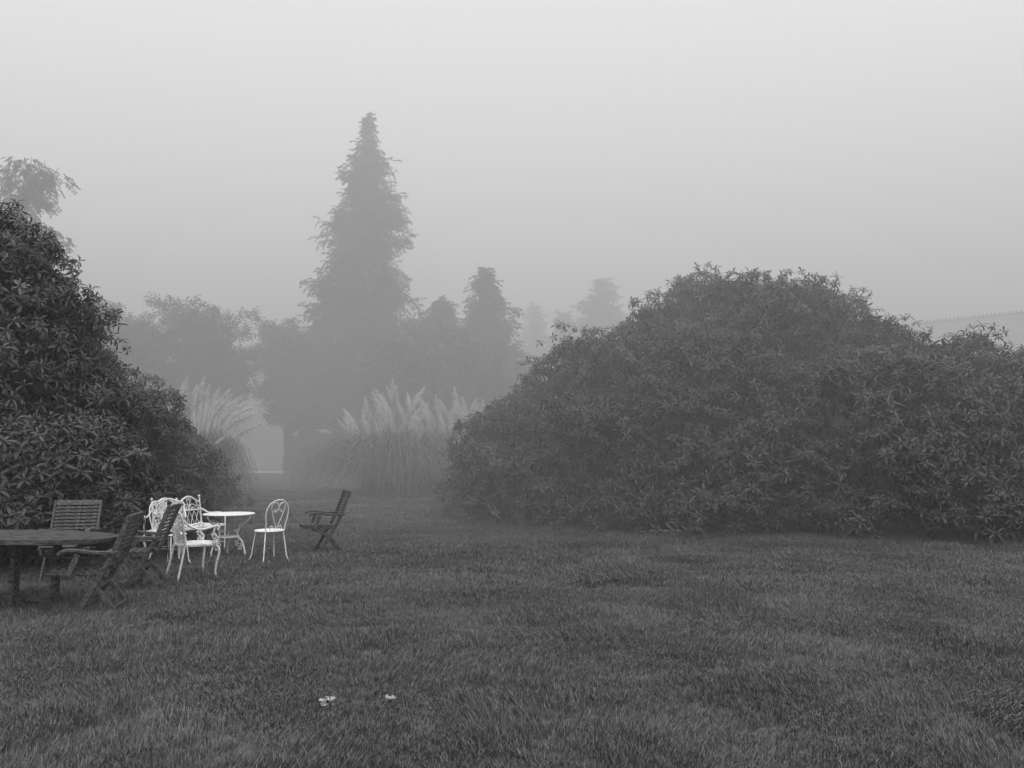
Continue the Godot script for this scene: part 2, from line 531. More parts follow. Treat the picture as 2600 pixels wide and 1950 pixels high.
func conifer(called: String, label: String, foot: Vector3, height: float, profile: Array, density: float, seed_: int, spray_len: float, group := "", droop := 0.35):
	var o := thing(called, label, "tree", foot, 0.0, group)
	var spray := needle_spray(seed_ + 1, 1.0, droop)
	rng.seed = seed_
	var g := Geo.new()
	var pts := []
	for k in 9: pts.append(Vector3(sin(k * 1.3) * 0.06 * height * 0.1, height * k / 8.0 - (0.2 if k == 0 else 0.0), cos(k * 1.1) * 0.02))
	g.tube(pts, height * 0.018 + 0.05, 0.015, 8)
	part(o, "trunk", g, M.bark)
	var wob := FastNoiseLite.new(); wob.seed = seed_; wob.frequency = 0.7
	var places := []; var tints := []
	var br := Geo.new()
	var h := height * 0.985
	while h > height * 0.04:
		var f := 1.0 - h / height
		var half := 0.0
		for k in profile.size() - 1:
			if f >= profile[k][0] and f <= profile[k + 1][0]: half = lerpf(profile[k][1], profile[k + 1][1], (f - profile[k][0]) / (profile[k + 1][0] - profile[k][0]))
		var n := int(ceil((4.0 + half * 3.2) * density))
		for j in n:
			var a := rnd(0, TAU)
			var lobe := wob.get_noise_3d(cos(a) * 1.6, h * 0.55, sin(a) * 1.6)
			var L := half * clampf(0.86 + lobe * 1.25 + rnd(-0.14, 0.14), 0.25, 1.45)
			var dir := Vector3(cos(a), 0, sin(a))
			var up := rnd(-0.05, 0.3)
			var steps := maxi(2, int(ceil(L / (spray_len * 0.55))))
			var base := Vector3(0, h, 0)
			if j % 3 == 0 and L > 0.4: br.tube([base, base + dir * L * 0.5 + Vector3(0, up * L * 0.5, 0), base + dir * L * 0.95 + Vector3(0, up * L * 0.6, 0)], 0.03, 0.008, 4)
			for k in steps:
				var t := (k + 0.9) / steps
				if t < 0.3 and L > 1.5: continue
				var q := base + dir * maxf(L * t - spray_len * 0.5, 0.0) + Vector3(0, up * L * t * (1.1 - 0.5 * t), 0)
				for w in (4 if t > 0.6 else 2):
					var p := q + rvec() * spray_len * (0.55 if L > 0.5 else 0.12)
					var s := spray_len * rnd(0.6, 1.15)
					var ya := -a + rnd(-1.1, 1.1)
					var b := Basis(Vector3.UP, ya) * Basis(Vector3.BACK, rnd(-0.9, 0.6)) * Basis(Vector3.RIGHT, rnd(-0.7, 0.7)) * Basis.from_scale(Vector3(s, s, s))
					places.append(Transform3D(b, p)); tints.append(rnd(0.75, 1.25))
		h -= height * 0.006 + 0.10 / density
	part(o, "branch", br, M.bark)
	many(o, "crown", spray, M.conifer_needle, places, tints)
	return o
func leafy(called: String, label: String, foot: Vector3, blobs: Array, clumps: int, seed_: int, category := "tree", group := "", leaf_len := 0.15, tone := 1.0, trunk_r := 0.16):
	# blobs: centre (relative to foot) and radii of the crown's boughs
	var o := thing(called, label, category, foot, 0.0, group)
	var spray := leaf_spray(22, 0.34, leaf_len, seed_ + 3)
	rng.seed = seed_
	var g := Geo.new()
	var fork := Vector3(blobs[0][0].x * 0.4, maxf(0.5, blobs[0][0].y * 0.45), blobs[0][0].z * 0.4)
	g.tube(spline([Vector3(0, -0.2, 0), fork * 0.5 + Vector3(rnd(-0.15, 0.15), 0, 0), fork], 4), trunk_r, trunk_r * 0.75, 8)
	part(o, "trunk", g, M.bark)
	for b in blobs:
		var l := Geo.new()
		var c: Vector3 = b[0]
		l.tube(spline([fork * 0.95, fork.lerp(c, 0.5) + Vector3(rnd(-0.3, 0.3), 0.3, rnd(-0.3, 0.3)), c + Vector3(0, b[1].y * 0.5, 0)], 4), trunk_r * 0.55, 0.02, 6)
		for k in 5:
			var e: Vector3 = c + rvec() * b[1] * 0.9
			l.tube([c.lerp(fork, 0.25), c.lerp(e, 0.5) + rvec() * 0.15, e], 0.035, 0.008, 4)
		part(o, "limb", l, M.bark)
	var places := []; var tints := []
	var total := 0.0; var acc := []
	for b in blobs: total += b[1].x * b[1].y * b[1].z; acc.append(total)
	var nz := FastNoiseLite.new(); nz.seed = seed_; nz.frequency = 0.55
	while places.size() < clumps:
		var pick := rng.randf() * total; var bi := 0
		while acc[bi] < pick: bi += 1
		var dir := rvec()
		var c: Vector3 = blobs[bi][0] + dir * blobs[bi][1] * (0.3 + 1.0 * pow(rng.randf(), 0.65))
		if c.y < 0.3 or nz.get_noise_3dv(c) < 0.02: continue
		var rc := rnd(0.22, 0.6)
		var shade := rnd(0.8, 1.2)
		for k in 7:
			var e := rvec()
			var p := c + Vector3(e.x * rc, e.y * rc * 0.5, e.z * rc)
			places.append(Transform3D(facing((Vector3.UP + rvec() * 0.7).normalized(), rnd(0, TAU)) * Basis.from_scale(Vector3.ONE * rnd(0.5, 0.95)), p))
			tints.append(tone * shade * rnd(0.6, 1.5))
	many(o, "crown", spray, M.tree_leaf, places, tints)
	return o
func cedar(foot: Vector3, px_depth: float):
	# sparse old conifer: bare trunk with flat tiers of drooping foliage
	var o := thing("cedar_tree", "gaunt tall conifer with bare trunk and ragged flat tiers above the dark shrub", "tree", foot)
	var spray := needle_spray(901, 1.0, 0.6)
	rng.seed = 902
	var top := at(72, 418, px_depth) - foot
	var low := at(50, 620, px_depth) - foot
	var g := Geo.new()
	g.tube(spline([Vector3(low.x - 0.4, -0.2, 0), Vector3(low.x - 0.15, low.y * 0.5, 0), low, low.lerp(top, 0.6) + Vector3(0.05, 0, 0), top], 5), 0.34, 0.05, 8)
	part(o, "trunk", g, M.bark)
	# tiers: centre pixel, half-width and half-height in metres
	var tiers := [[78, 432, 0.75, 0.3], [72, 452, 1.0, 0.35], [118, 440, 0.55, 0.25], [45, 448, 0.5, 0.22], [30, 446, 0.3, 0.15], [95, 462, 0.45, 0.3], [65, 486, 0.5, 0.3], [45, 490, 0.5, 0.3], [62, 500, 0.65, 0.28], [95, 498, 0.45, 0.25], [38, 496, 0.35, 0.2], [85, 515, 0.25, 0.3], [112, 460, 0.2, 0.25],
		[95, 560, 0.3, 0.25], [108, 592, 0.6, 0.22], [140, 598, 0.4, 0.18], [118, 615, 0.4, 0.25], [128, 635, 0.3, 0.15], [85, 580, 0.3, 0.4], [-10, 500, 0.7, 0.5], [0, 540, 0.5, 0.4]]
	var places := []; var tints := []
	var br := Geo.new()
	for t in tiers:
		var c: Vector3 = at(t[0], t[1], px_depth) - foot
		c.z += rnd(-0.8, 0.8)
		var trunk_at := low.lerp(top, clampf((c.y - low.y) / (top.y - low.y), -0.4, 1.0))
		br.tube(spline([trunk_at + Vector3(0, -0.25, 0), trunk_at.lerp(c, 0.5) + Vector3(0, 0.12, 0), c], 4), 0.06, 0.015, 5)
		var n := int(14 + 70 * t[2] * t[3] * 2.0)
		for k in n:
			var e := rvec()
			var p := c + Vector3(e.x * t[2], e.y * t[3], e.z * t[2] * 1.1)
			var s := rnd(0.22, 0.45)
			places.append(Transform3D(Basis(Vector3.UP, -atan2(e.z, e.x) + rnd(-0.8, 0.8)) * Basis(Vector3.BACK, rnd(-0.7, 0.1)) * Basis.from_scale(Vector3.ONE * s), p)); tints.append(rnd(0.8, 1.2))
	for e in [[10, 440, 6, 480], [66, 415, 62, 400], [78, 415, 80, 398], [90, 418, 96, 402], [112, 425, 113, 408], [135, 445, 150, 425], [62, 400, 66, 420], [3, 450, 20, 470]]:
		br.tube([at(e[0], e[1], px_depth) - foot, at(e[2], e[3], px_depth) - foot], 0.02, 0.01, 4)
	part(o, "branch", br, M.bark)
	many(o, "crown", spray, M.conifer_needle, places, tints)

# ------------------------------------------------------------------ pampas grass
func plume_mesh(seed_: int, len_: float) -> ArrayMesh:
	rng.seed = seed_
	var g := Geo.new()
	for k in 420:
		var t := rng.randf()
		var a := rnd(0, TAU)
		var fat := sin(PI * pow(t, 0.75)) * 0.19 * len_ * rnd(0.5, 1.25) + 0.012
		var p := Vector3(-0.10 * len_ * t * t, len_ * t, 0)
		var d := Vector3(cos(a) * fat * rnd(0.4, 1.1) - 0.05 * t, len_ * rnd(0.04, 0.2), sin(a) * fat * rnd(0.4, 1.1))
		var s := d.cross(rvec()).normalized() * 0.011
		var bend := Vector3(-0.05, -0.05, 0) + rvec() * 0.03
		g.leaf(p - s, p + d * 0.6, p + s); g.leaf(p + d * 0.6 - s * 0.7, p + d + bend, p + d * 0.6 + s * 0.7)
	return g.mesh()
func pampas(label: String, foot: Vector3, radius: float, leaf_h: float, plumes: Array, seed_: int, blades: int):
	var o := thing("pampas_grass", label, "plant", foot, 0.0, "pampas grass clumps")
	rng.seed = seed_
	var g := Geo.new()
	for k in blades:
		var a := rnd(0, TAU)
		var r0 := radius * 0.38 * sqrt(rng.randf())
		var dir := Vector3(cos(a), 0, sin(a))
		var b := dir * r0
		var reach := radius * rnd(0.12, 1.05) + r0 * 0.2
		var h := leaf_h * pow(rng.randf(), 0.7) * 1.1 * (1.0 - 0.2 * reach / radius) + 0.3
		var fall := rnd(0.15, 1.0) * (reach / radius)
		var aim := Basis(Vector3.UP, rnd(-0.5, 0.5)) * dir
		var q := [b - Vector3(0, 0.05, 0), b + aim * reach * 0.25 + Vector3(0, h * 0.62, 0), b + aim * reach * 0.6 + Vector3(0, h * 0.95, 0), b + aim * reach * 0.88 + Vector3(0, h * (0.98 - fall * 0.3), 0), b + aim * reach * 1.02 + Vector3(0, maxf(0.08, h * (0.85 - fall * 0.85)), 0)]
		var pts := spline(q, 2)
		var shine := rnd(0.5, 1.2) if rng.randf() < 0.8 else rnd(1.5, 2.6)
		var side := aim.cross(Vector3.UP).normalized().rotated(Vector3.UP, rnd(-0.8, 0.8))
		for j in pts.size() - 1:
			var w1 := 0.0075 * (1.0 - 0.8 * j / pts.size()); var w2 := 0.0075 * (1.0 - 0.8 * (j + 1) / pts.size())
			g.leaf(pts[j] - side * w1, pts[j] + side * w1, pts[j + 1] + side * w2); g.leaf(pts[j] - side * w1, pts[j + 1] + side * w2, pts[j + 1] - side * w2)
		g.tone(shine)
	part(o, "leaf_blades", g, M.pampas_leaf).set_meta("kind", "stuff")
	var st := Geo.new()
	for k in 260:
		var pl: Array = plumes[k % plumes.size()]
		var tip: Vector3 = pl[0] + rvec() * 0.25
		var b := Vector3(tip.x * 0.4, 0, tip.z * 0.4) + rvec() * Vector3(0.3, 0, 0.3)
		tip.y *= rnd(0.75, 1.08)
		var w := Vector3(0.006, 0, 0)
		var m := b.lerp(tip, 0.5) + Vector3(0, 0.12, 0)
		st.leaf(b - w, b + w, m + w); st.leaf(b - w, m + w, m - w); st.leaf(m - w, m + w, tip)
		st.tone(rnd(0.7, 2.0))
	part(o, "flower_stems", st, M.pampas_leaf).set_meta("kind", "stuff")
	var heads := [plume_mesh(seed_ + 1, 1.0), plume_mesh(seed_ + 2, 1.0), plume_mesh(seed_ + 3, 1.0)]
	rng.seed = seed_ + 9
	for k in plumes.size():
		var tip: Vector3 = plumes[k][0]      # where the plume starts, relative to the foot
		var lean: Vector3 = plumes[k][1]
		var size: float = plumes[k][2]
		var s := Geo.new()
		var b := Vector3(tip.x * 0.35, 0, tip.z * 0.35)
		s.tube(spline([b, Vector3(lerpf(b.x, tip.x, 0.45), tip.y * 0.55, lerpf(b.z, tip.z, 0.45)), tip, tip + lean * size * 0.5], 4), 0.010, 0.005, 4)
		var pl := part(o, "plume", heads[k % 3], M.pampas_plume)
		var ax := lean.normalized()
		var out := Vector3(-ax.x, 0, -ax.z)
		if out.length() < 0.05: out = rvec()
		var xx := (out - ax * out.dot(ax)).normalized()
		pl.transform = Transform3D(Basis(xx, ax, xx.cross(ax)) * Basis.from_scale(Vector3.ONE * size), tip)
		part(o, "stalk", s, M.pampas_stalk)

# ------------------------------------------------------------------ buildings and walls
func make_house():
	var right := at(2640, 791, 50.0); var left := at(2310, 834, 55.2)
	left.y = right.y
	var r := (right - left).normalized()              # along the ridge, towards the camera side
	var a := left - r * 3.0; var b := right + r * 9.0
	var foot := Vector3(right.x, 0.41, right.z)
	var o := thing("house", "long slate-roofed house rising in the mist behind the big rhododendron", "house", foot)
	var out := Vector3(-r.z, 0, r.x)
	if out.dot(Vector3(0, 0, 0) - right) < 0: out = -out
	var slope := (out * 0.78 + Vector3.DOWN * 0.62).normalized()
	var nrm := (out * 0.62 + Vector3.UP * 0.78).normalized()
	var roof := Node3D.new()
	roof.name = "roof"; o.add_child(roof)
	var L := 7.4
	var course := Geo.new()
	course.board(a - foot, b - foot, slope, 0.235, 0.022, 0.003)
	var cm := course.mesh()
	var n := int(L / 0.2)
	for k in n:
		var c := part(roof, "slate_course", cm, M.slate)
		c.position = slope * (0.1 + 0.2 * k) + nrm * 0.008
		c.transform.basis = Basis(r, 0.07)
		# turning about the ridge line keeps the course in place
		c.position += a - foot - (c.transform.basis * (a - foot))
	var deck := Geo.new()
	deck.quad(a - foot - nrm * 0.06, b - foot - nrm * 0.06, b - foot + slope * L - nrm * 0.06, a - foot + slope * L - nrm * 0.06, nrm)
	var back_slope := (-out * 0.78 + Vector3.DOWN * 0.62).normalized()
	deck.quad(a - foot - Vector3(0, 0.07, 0), b - foot - Vector3(0, 0.07, 0), b - foot + back_slope * L - Vector3(0, 0.07, 0), a - foot + back_slope * L - Vector3(0, 0.07, 0), -out)
	part(roof, "deck", deck, M.slate)
	var rt := Geo.new()
	rt.tube([Vector3.ZERO, r * 0.24], 0.07, 0.07, 8)
	var rm := rt.mesh()
	var kt := Geo.new()
	kt.box(Vector3(-0.035, 0.05, -0.035), Vector3(0.035, 0.17, 0.035))
	kt.ball(Vector3(0, 0.18, 0), 0.045, 5, 6)
	var km := kt.mesh()
	for k in int((b - a).length() / 0.25):
		var q := part(roof, "ridge_tile", rm, M.slate)
		q.position = a - foot + r * (0.25 * k) + Vector3(0, 0.03, 0)
		var e := part(roof, "ridge_crest", km, M.slate)
		e.position = a - foot + r * (0.25 * k + 0.12) + Vector3(0, 0.03, 0)
	var w := Geo.new()
	var eave := slope * (L - 0.4) - nrm * 0.1
	var wa := a - foot + eave + r * 0.4; var wb := b - foot + eave - r * 0.4
	var ya := Vector3(wa.x, -0.2, wa.z); var yb := Vector3(wb.x, -0.2, wb.z)
	w.board((wa + ya) * 0.5 - out * 0.2, (wb + yb) * 0.5 - out * 0.2, Vector3.UP, wa.y + 0.2, 0.4)
	part(o, "wall", w, M.stone_wall)
	var gb := Geo.new()
	var back := -out * (L * 0.78 * 2.0 - 0.9)
	for e in [[wa, ya, a], [wb, yb, b]]:
		gb.quad(e[0] - out * 0.42, e[1] - out * 0.42, e[1] + back, e[0] + back, r)
		gb.flat(e[0] - out * 0.42, e[0] + back, e[2] - foot - Vector3(0, 0.3, 0) + r * (0.4 if e[2] == a else -0.4), r)
	part(o, "gable", gb, M.stone_wall)
func make_ivy_wall():
	var z := -42.0
	var left := at(722, HORIZON, 42.0).x
	var foot := Vector3(left + 2.4, 0.41, z)
	var o := thing("ivy_wall", "dark ivy-clad garden wall with narrow slit openings under the overhanging tree", "wall", foot)
	var w := 4.8; var h := 2.95
	var x0 := -2.4; var sx := -2.4 + 0.52; var sw := 0.17
	var hx := -2.4 + 0.44; var hw := 0.34
	var blocks := [[x0, 0, sx, 1.3], [x0, 1.3, sx, 2.0], [sx + sw, -0.1, x0 + w, 2.0], [sx, -0.1, sx + sw, 1.3], [x0, 2.0, x0 + w, 2.18], [x0, 2.18, hx, 2.48], [hx + hw, 2.18, x0 + w, 2.48], [x0, 2.48, x0 + w, h]]
	var g := Geo.new()
	for b in blocks: g.box(Vector3(b[0], b[1] - (0.1 if b[1] == 0 else 0.0), -0.11), Vector3(b[2], b[3], 0.11))
	part(o, "masonry", g, M.stone_wall)
	var cap := Geo.new()
	cap.box(Vector3(x0 - 0.06, h, -0.2), Vector3(x0 + w, h + 0.12, 0.2))
	part(o, "coping", cap, M.stone_wall)
	rng.seed = 55
	var spray := leaf_spray(26, 0.16, 0.09, 56)
	var places := []; var tints := []
	for k in 900:
		var p := Vector3(rnd(x0 + 0.02, x0 + w), rnd(0.05, h + 0.2), 0.16)
		if p.x > sx - 0.13 and p.x < sx + sw + 0.1 and p.y > 1.2 and p.y < 2.1: continue
		if p.x > hx - 0.1 and p.x < hx + hw + 0.1 and p.y > 2.08 and p.y < 2.58: continue
		places.append(Transform3D(facing(Vector3(0, 0.4, 1).normalized(), rnd(0, TAU)), p)); tints.append(rnd(0.6, 0.95))
	many(o, "ivy", spray, M.tree_leaf, places, tints)

# ------------------------------------------------------------------ wooden furniture
# the folding armchair faces its own -z; s runs forward, h up
func sh(x: float, s: float, h: float) -> Vector3: return Vector3(x, h, -s)
func folding_armchair(label: String, foot: Vector3, face: Vector3, group := "folding wooden armchairs") -> Node3D:
	var o := thing("folding_armchair", label, "chair", foot, atan2(-face.x, -face.z), group)
	var wood: Material = M.weathered_wood
	var hw := 0.27
	for s in [-1.0, 1.0]:
		var g := Geo.new()
		# long board: front foot up to the arm, then the back's stile
		var foot_p := sh(hw * s, 0.17, -0.01); var knee := sh(hw * s, -0.15, 0.58); var tip := sh(hw * s, -0.29, 0.97)
		g.board(foot_p, knee, Vector3(0, 0, 1), 0.052, 0.026)
		g.board(knee.lerp(foot_p, 0.02), tip, Vector3(0, 0, 1), 0.05, 0.026)
		part(o, "back_stile", g, wood)
		var r := Geo.new()
		var pts := spline([sh((hw - 0.032) * s, 0.29, 0.40), sh((hw - 0.032) * s, 0.12, 0.325), sh((hw - 0.032) * s, -0.05, 0.20), sh((hw - 0.032) * s, -0.19, -0.01)], 3)
		for k in pts.size() - 1: r.board(pts[k], pts[k + 1] + (pts[k + 1] - pts[k]) * 0.06, Vector3(0, 1, 0), 0.05, 0.024)
		part(o, "rear_leg", r, wood)
		var a := Geo.new()
		var ap := spline([sh(hw * s, 0.345, 0.595), sh(hw * s, 0.31, 0.628), sh(hw * s, 0.22, 0.638), sh(hw * s, 0.05, 0.615), sh(hw * s, -0.12, 0.605), sh(hw * s, -0.21, 0.61)], 3)
		for k in ap.size() - 1: a.board(ap[k], ap[k + 1] + (ap[k + 1] - ap[k]) * 0.05, Vector3(1, 0, 0), 0.055, 0.034, 0.006)
		part(o, "armrest", a, wood)
		var t := Geo.new()
		t.board(sh((hw + 0.002) * s, 0.17, 0.60), sh((hw + 0.002) * s, 0.25, 0.39), Vector3(0, 0, 1), 0.055, 0.022)
		part(o, "arm_strut", t, wood)
		var sr := Geo.new()
		sr.board(sh((hw - 0.062) * s, 0.43, 0.415), sh((hw - 0.062) * s, -0.07, 0.405), Vector3(0, 1, 0), 0.045, 0.024)
		part(o, "seat_rail", sr, wood)
	var slat := Geo.new()
	slat.board(Vector3(-hw + 0.05, 0, 0), Vector3(hw - 0.05, 0, 0), Vector3(0, 0, 1), 0.062, 0.018)
	var sm := slat.mesh()
	for k in 6:
		var q := part(o, "seat_slat", sm, wood)
		q.position = sh(0, 0.40 - 0.0815 * k, 0.445 - 0.002 * k)
	var bs := Geo.new()
	bs.board(Vector3(-hw + 0.014, 0, 0), Vector3(hw - 0.014, 0, 0), Vector3(0, 1, 0), 0.033, 0.014)
	var bm := bs.mesh()
	for k in 7:
		var t := 0.10 + 0.112 * k
		var q := part(o, "back_slat", bm, wood)
		q.position = sh(0, -0.15, 0.58).lerp(sh(0, -0.29, 0.97), t)
		q.rotation.x = 0.33
	var tr := Geo.new()
	var c1 := sh(0, -0.15, 0.58).lerp(sh(0, -0.29, 0.97), 0.93)
	tr.board(c1 + Vector3(-hw + 0.013, 0, 0), c1 + Vector3(hw - 0.013, 0, 0), Vector3(0, 0.94, 0.33), 0.07, 0.022)
	part(o, "top_rail", tr, wood)
	for e in [[0.0, 0.255, 0.03], [-0.17, 0.05, 0.035], [0.12, 0.07, 0.03]]:
		var b := Geo.new()
		b.board(sh(-hw + 0.02, e[0], e[1]), sh(hw - 0.02, e[0], e[1]), Vector3(0, 1, 0), e[2], 0.022)
		part(o, "stretcher", b, wood)
	return o
func dining_table():
	var c := Vector3(-5.22, 0, -8.3)
	c.y = ground_y(c.x, c.z)
	var o := thing("dining_table", "weathered oval wooden garden table on straight legs beside the rhododendron", "table", c, deg_to_rad(-14.0))
	var wood: Material = M.table_wood
	# oval top made of planks that run along it
	var ax := 1.15; var bz := 0.52
	var n := 8
	for k in n:
		var z0 := -bz + 2 * bz * k / n + 0.003; var z1 := -bz + 2 * bz * (k + 1) / n - 0.003
		var g := Geo.new()
		var seg := 14
		var prev := []
		for j in seg + 1:
			var t := -1.0 + 2.0 * j / seg
			var zt := lerpf(z0, z1, 0.5)
			var xl := ax * sqrt(maxf(0.02, 1.0 - (z0 / bz) * (z0 / bz))); var xr := ax * sqrt(maxf(0.02, 1.0 - (z1 / bz) * (z1 / bz)))
			var p := Vector3(xl * t, 0.735, z0); var q := Vector3(xr * t, 0.735, z1)
			var dn := Vector3(0, -0.03, 0)
			if j > 0:
				g.quad(prev[0], prev[1], q, p, Vector3.UP); g.quad(prev[0] + dn, prev[1] + dn, q + dn, p + dn, Vector3.DOWN)
				g.quad(prev[0], p, p + dn, prev[0] + dn, Vector3(0, 0, -1)); g.quad(prev[1], q, q + dn, prev[1] + dn, Vector3(0, 0, 1))
			if j == 0 or j == seg: g.quad(p, q, q + dn, p + dn, Vector3(t, 0, 0))
			prev = [p, q]
		part(o, "plank", g, wood)
	var rim := Geo.new()
	var pts := []
	for k in 49: pts.append(Vector3(cos(TAU * k / 48) * (ax - 0.03), 0.698, sin(TAU * k / 48) * (bz - 0.03)))
	for k in 48: rim.board(pts[k], pts[k + 1], Vector3.UP, 0.026, 0.03)
	part(o, "rim", rim, M.weathered_wood)
	for e in [[-0.85, 0], [-0.35, 0.28], [0.10, 0.18], [0.38, -0.08], [-0.35, -0.28]]:
		var l := Geo.new()
		l.board(Vector3(e[0], -0.02, e[1]), Vector3(e[0] + 0.01, 0.69, e[1]), Vector3(1, 0, 0), 0.062, 0.062, 0.006)
		part(o, "leg", l, wood)
	for y in [0.06, 0.655]:
		var ap := Geo.new()
		ap.board(Vector3(-0.85, y, 0), Vector3(0.40, y, -0.03), Vector3.UP, 0.07, 0.024)
		part(o, "rail", ap, wood)

# ------------------------------------------------------------------ metal furniture
func bistro_chair(called: String, label: String, foot: Vector3, face: Vector3, m: Material, group: String) -> Node3D:
	var o := thing(called, label, "chair", foot, atan2(-face.x, -face.z), group)
	var H := 0.455; var R := 0.205
	var seat := Geo.new()
	seat.disc(Vector3(0, H - 0.008, 0), R - 0.006, 0.006, 36)
	var s := part(o, "seat", seat, m)
	var rim := Geo.new()
	var pts := []
	for k in 37: pts.append(Vector3(cos(TAU * k / 36) * R, H - 0.010, sin(TAU * k / 36) * R))
	rim.tube(pts, 0.010, 0.010, 6)
	part(s, "rim", rim, m)
	for k in 4:
		var a := TAU * (k + 0.5) / 4
		var d := Vector3(cos(a), 0, sin(a))
		var leg := Geo.new()
		leg.tube(spline([d * 0.10 + Vector3(0, H - 0.03, 0), d * (R - 0.03) + Vector3(0, H - 0.025, 0), d * (R - 0.005) + Vector3(0, H - 0.05, 0), d * (R + 0.03) + Vector3(0, 0.2, 0), d * (R + 0.05) + Vector3(0, 0.08, 0), d * (R + 0.095) + Vector3(0, -0.01, 0)], 5), 0.010, 0.009, 6)
		part(o, "leg", leg, m)
	# back: an arch with a heart of two scrolls; plane leans backwards
	var B := func(x: float, y: float) -> Vector3: return Vector3(x, H + y, 0.145 + 0.035 * (1.0 - absf(x) / 0.2) + y * 0.22)
	var arch := Geo.new()
	arch.tube(spline([B.call(-0.145, -0.03), B.call(-0.155, 0.10), B.call(-0.175, 0.24), B.call(-0.15, 0.35), B.call(-0.08, 0.42), B.call(0, 0.44), B.call(0.08, 0.42), B.call(0.15, 0.35), B.call(0.175, 0.24), B.call(0.155, 0.10), B.call(0.145, -0.03)], 6), 0.0085, 0.0085, 6)
	part(o, "back_hoop", arch, m)
	for q in [-1.0, 1.0]:
		var sc := Geo.new()
		sc.tube(spline([B.call(0.045 * q, 0.30), B.call(0.065 * q, 0.275), B.call(0.05 * q, 0.265), B.call(0.02 * q, 0.29), B.call(0.0, 0.34), B.call(0.03 * q, 0.39), B.call(0.075 * q, 0.40), B.call(0.105 * q, 0.35), B.call(0.09 * q, 0.27), B.call(0.05 * q, 0.15), B.call(0.015 * q, 0.06), B.call(0.03 * q, 0.0), B.call(0.07 * q, -0.01), B.call(0.095 * q, 0.03), B.call(0.07 * q, 0.065), B.call(0.04 * q, 0.045)], 5), 0.006, 0.006, 5)
		part(o, "scroll", sc, m)
	return o
func bench():
	# back runs from the post by the dark shrub to the far post; seat faces the lawn
	var rl := Vector3(-5.52, 0, -12.0); var rr := Vector3(-5.22, 0, -13.08)
	var mid := (rl + rr) * 0.5
	mid.y = ground_y(mid.x, mid.z)
	var along := (rr - rl).normalized()
	var o := thing("garden_bench", "white wrought iron bench with twin-humped scrolled back beside the dark shrub", "bench", mid)
	var fw := Vector3(-along.z, 0, along.x)
	if fw.x < 0: fw = -fw
	var half := (rr - rl).length() * 0.5
	var m: Material = M.white_paint
	var P := func(t: float, y: float, s := 0.0) -> Vector3: return along * t * half + Vector3(0, y, 0) + fw * s - fw * maxf(0.0, y - 0.42) * 0.16
	for t in [-1.0, 0.0, 1.0]:
		var g := Geo.new()
		var low := 0.42 if t == 0.0 else -0.01
		g.tube([P.call(t, low), P.call(t, 0.42), P.call(t, 0.84 if t != 0.0 else 0.82)], 0.014, 0.013, 8)
		g.ball(P.call(t, 0.865 if t != 0.0 else 0.84), 0.022, 6, 8)
		part(o, "back_post", g, m)
	var rail := Geo.new()
	var tp := []
	for k in 41:
		var t := -1.0 + k / 20.0
		var hump := pow(absf(sin(PI * t)), 1.6)
		tp.append(P.call(t, 0.765 + 0.10 * hump))
	rail.tube(tp, 0.016, 0.016, 6)
	part(o, "top_rail", rail, m)
	var mr := Geo.new()
	mr.tube([P.call(-1, 0.645), P.call(0, 0.645), P.call(1, 0.645)], 0.012, 0.012, 6)
	part(o, "middle_rail", mr, m)
	for hside in [-0.5, 0.5]:
		for q in [-1.0, 1.0]:
			var sc := Geo.new()
			var T := func(x: float, y: float) -> Vector3: return P.call(hside + x * q, y)
			sc.tube(spline([T.call(0.03, 0.80), T.call(0.015, 0.82), T.call(0.05, 0.845), T.call(0.09, 0.815), T.call(0.05, 0.755), T.call(0.01, 0.69), T.call(0.08, 0.655), T.call(0.13, 0.68), T.call(0.09, 0.70)], 4), 0.007, 0.007, 5)
			sc.tube(spline([T.call(0.03, 0.70), T.call(0.10, 0.74), T.call(0.22, 0.73), T.call(0.33, 0.69), T.call(0.40, 0.665), T.call(0.44, 0.69), T.call(0.42, 0.72), T.call(0.39, 0.71)], 4), 0.007, 0.007, 5)
			sc.tube(spline([T.call(0.27, 0.655), T.call(0.21, 0.69), T.call(0.15, 0.68), T.call(0.17, 0.655)], 4), 0.006, 0.006, 5)
			sc.tube(spline([T.call(0.30, 0.71), T.call(0.37, 0.745), T.call(0.33, 0.775), T.call(0.29, 0.76)], 4), 0.006, 0.006, 5)
			part(o, "scroll", sc, m)
	for k in 10:
		var x := -1.0 + 0.2 * k
		for e in [[x + 0.1, x, 0.0], [x + 0.1, x + 0.2, 0.0]]:
			var d := Geo.new()
			d.tube(spline([P.call(e[0], 0.64), P.call(lerpf(e[0], e[1], 0.55), 0.57), P.call(e[1], 0.52), P.call(lerpf(e[1], e[0], 0.5), 0.46), P.call(lerpf(e[1], e[0], 0.75), 0.415)], 2), 0.005, 0.005, 4)
			part(o, "lattice_rod", d, m)
	for k in 7:
		var sl := Geo.new()
		var s := 0.02 + 0.066 * k
		sl.board(along * -half + Vector3(0, 0.415, 0) + fw * s, along * half + Vector3(0, 0.415, 0) + fw * s, fw, 0.048, 0.010, 0.002)
		part(o, "seat_slat", sl, m)
	var fr := Geo.new()
	for s in [0.0, 0.45]: fr.board(along * -half + Vector3(0, 0.395, 0) + fw * s, along * half + Vector3(0, 0.395, 0) + fw * s, Vector3.UP, 0.03, 0.02)
	part(o, "seat_frame", fr, m)
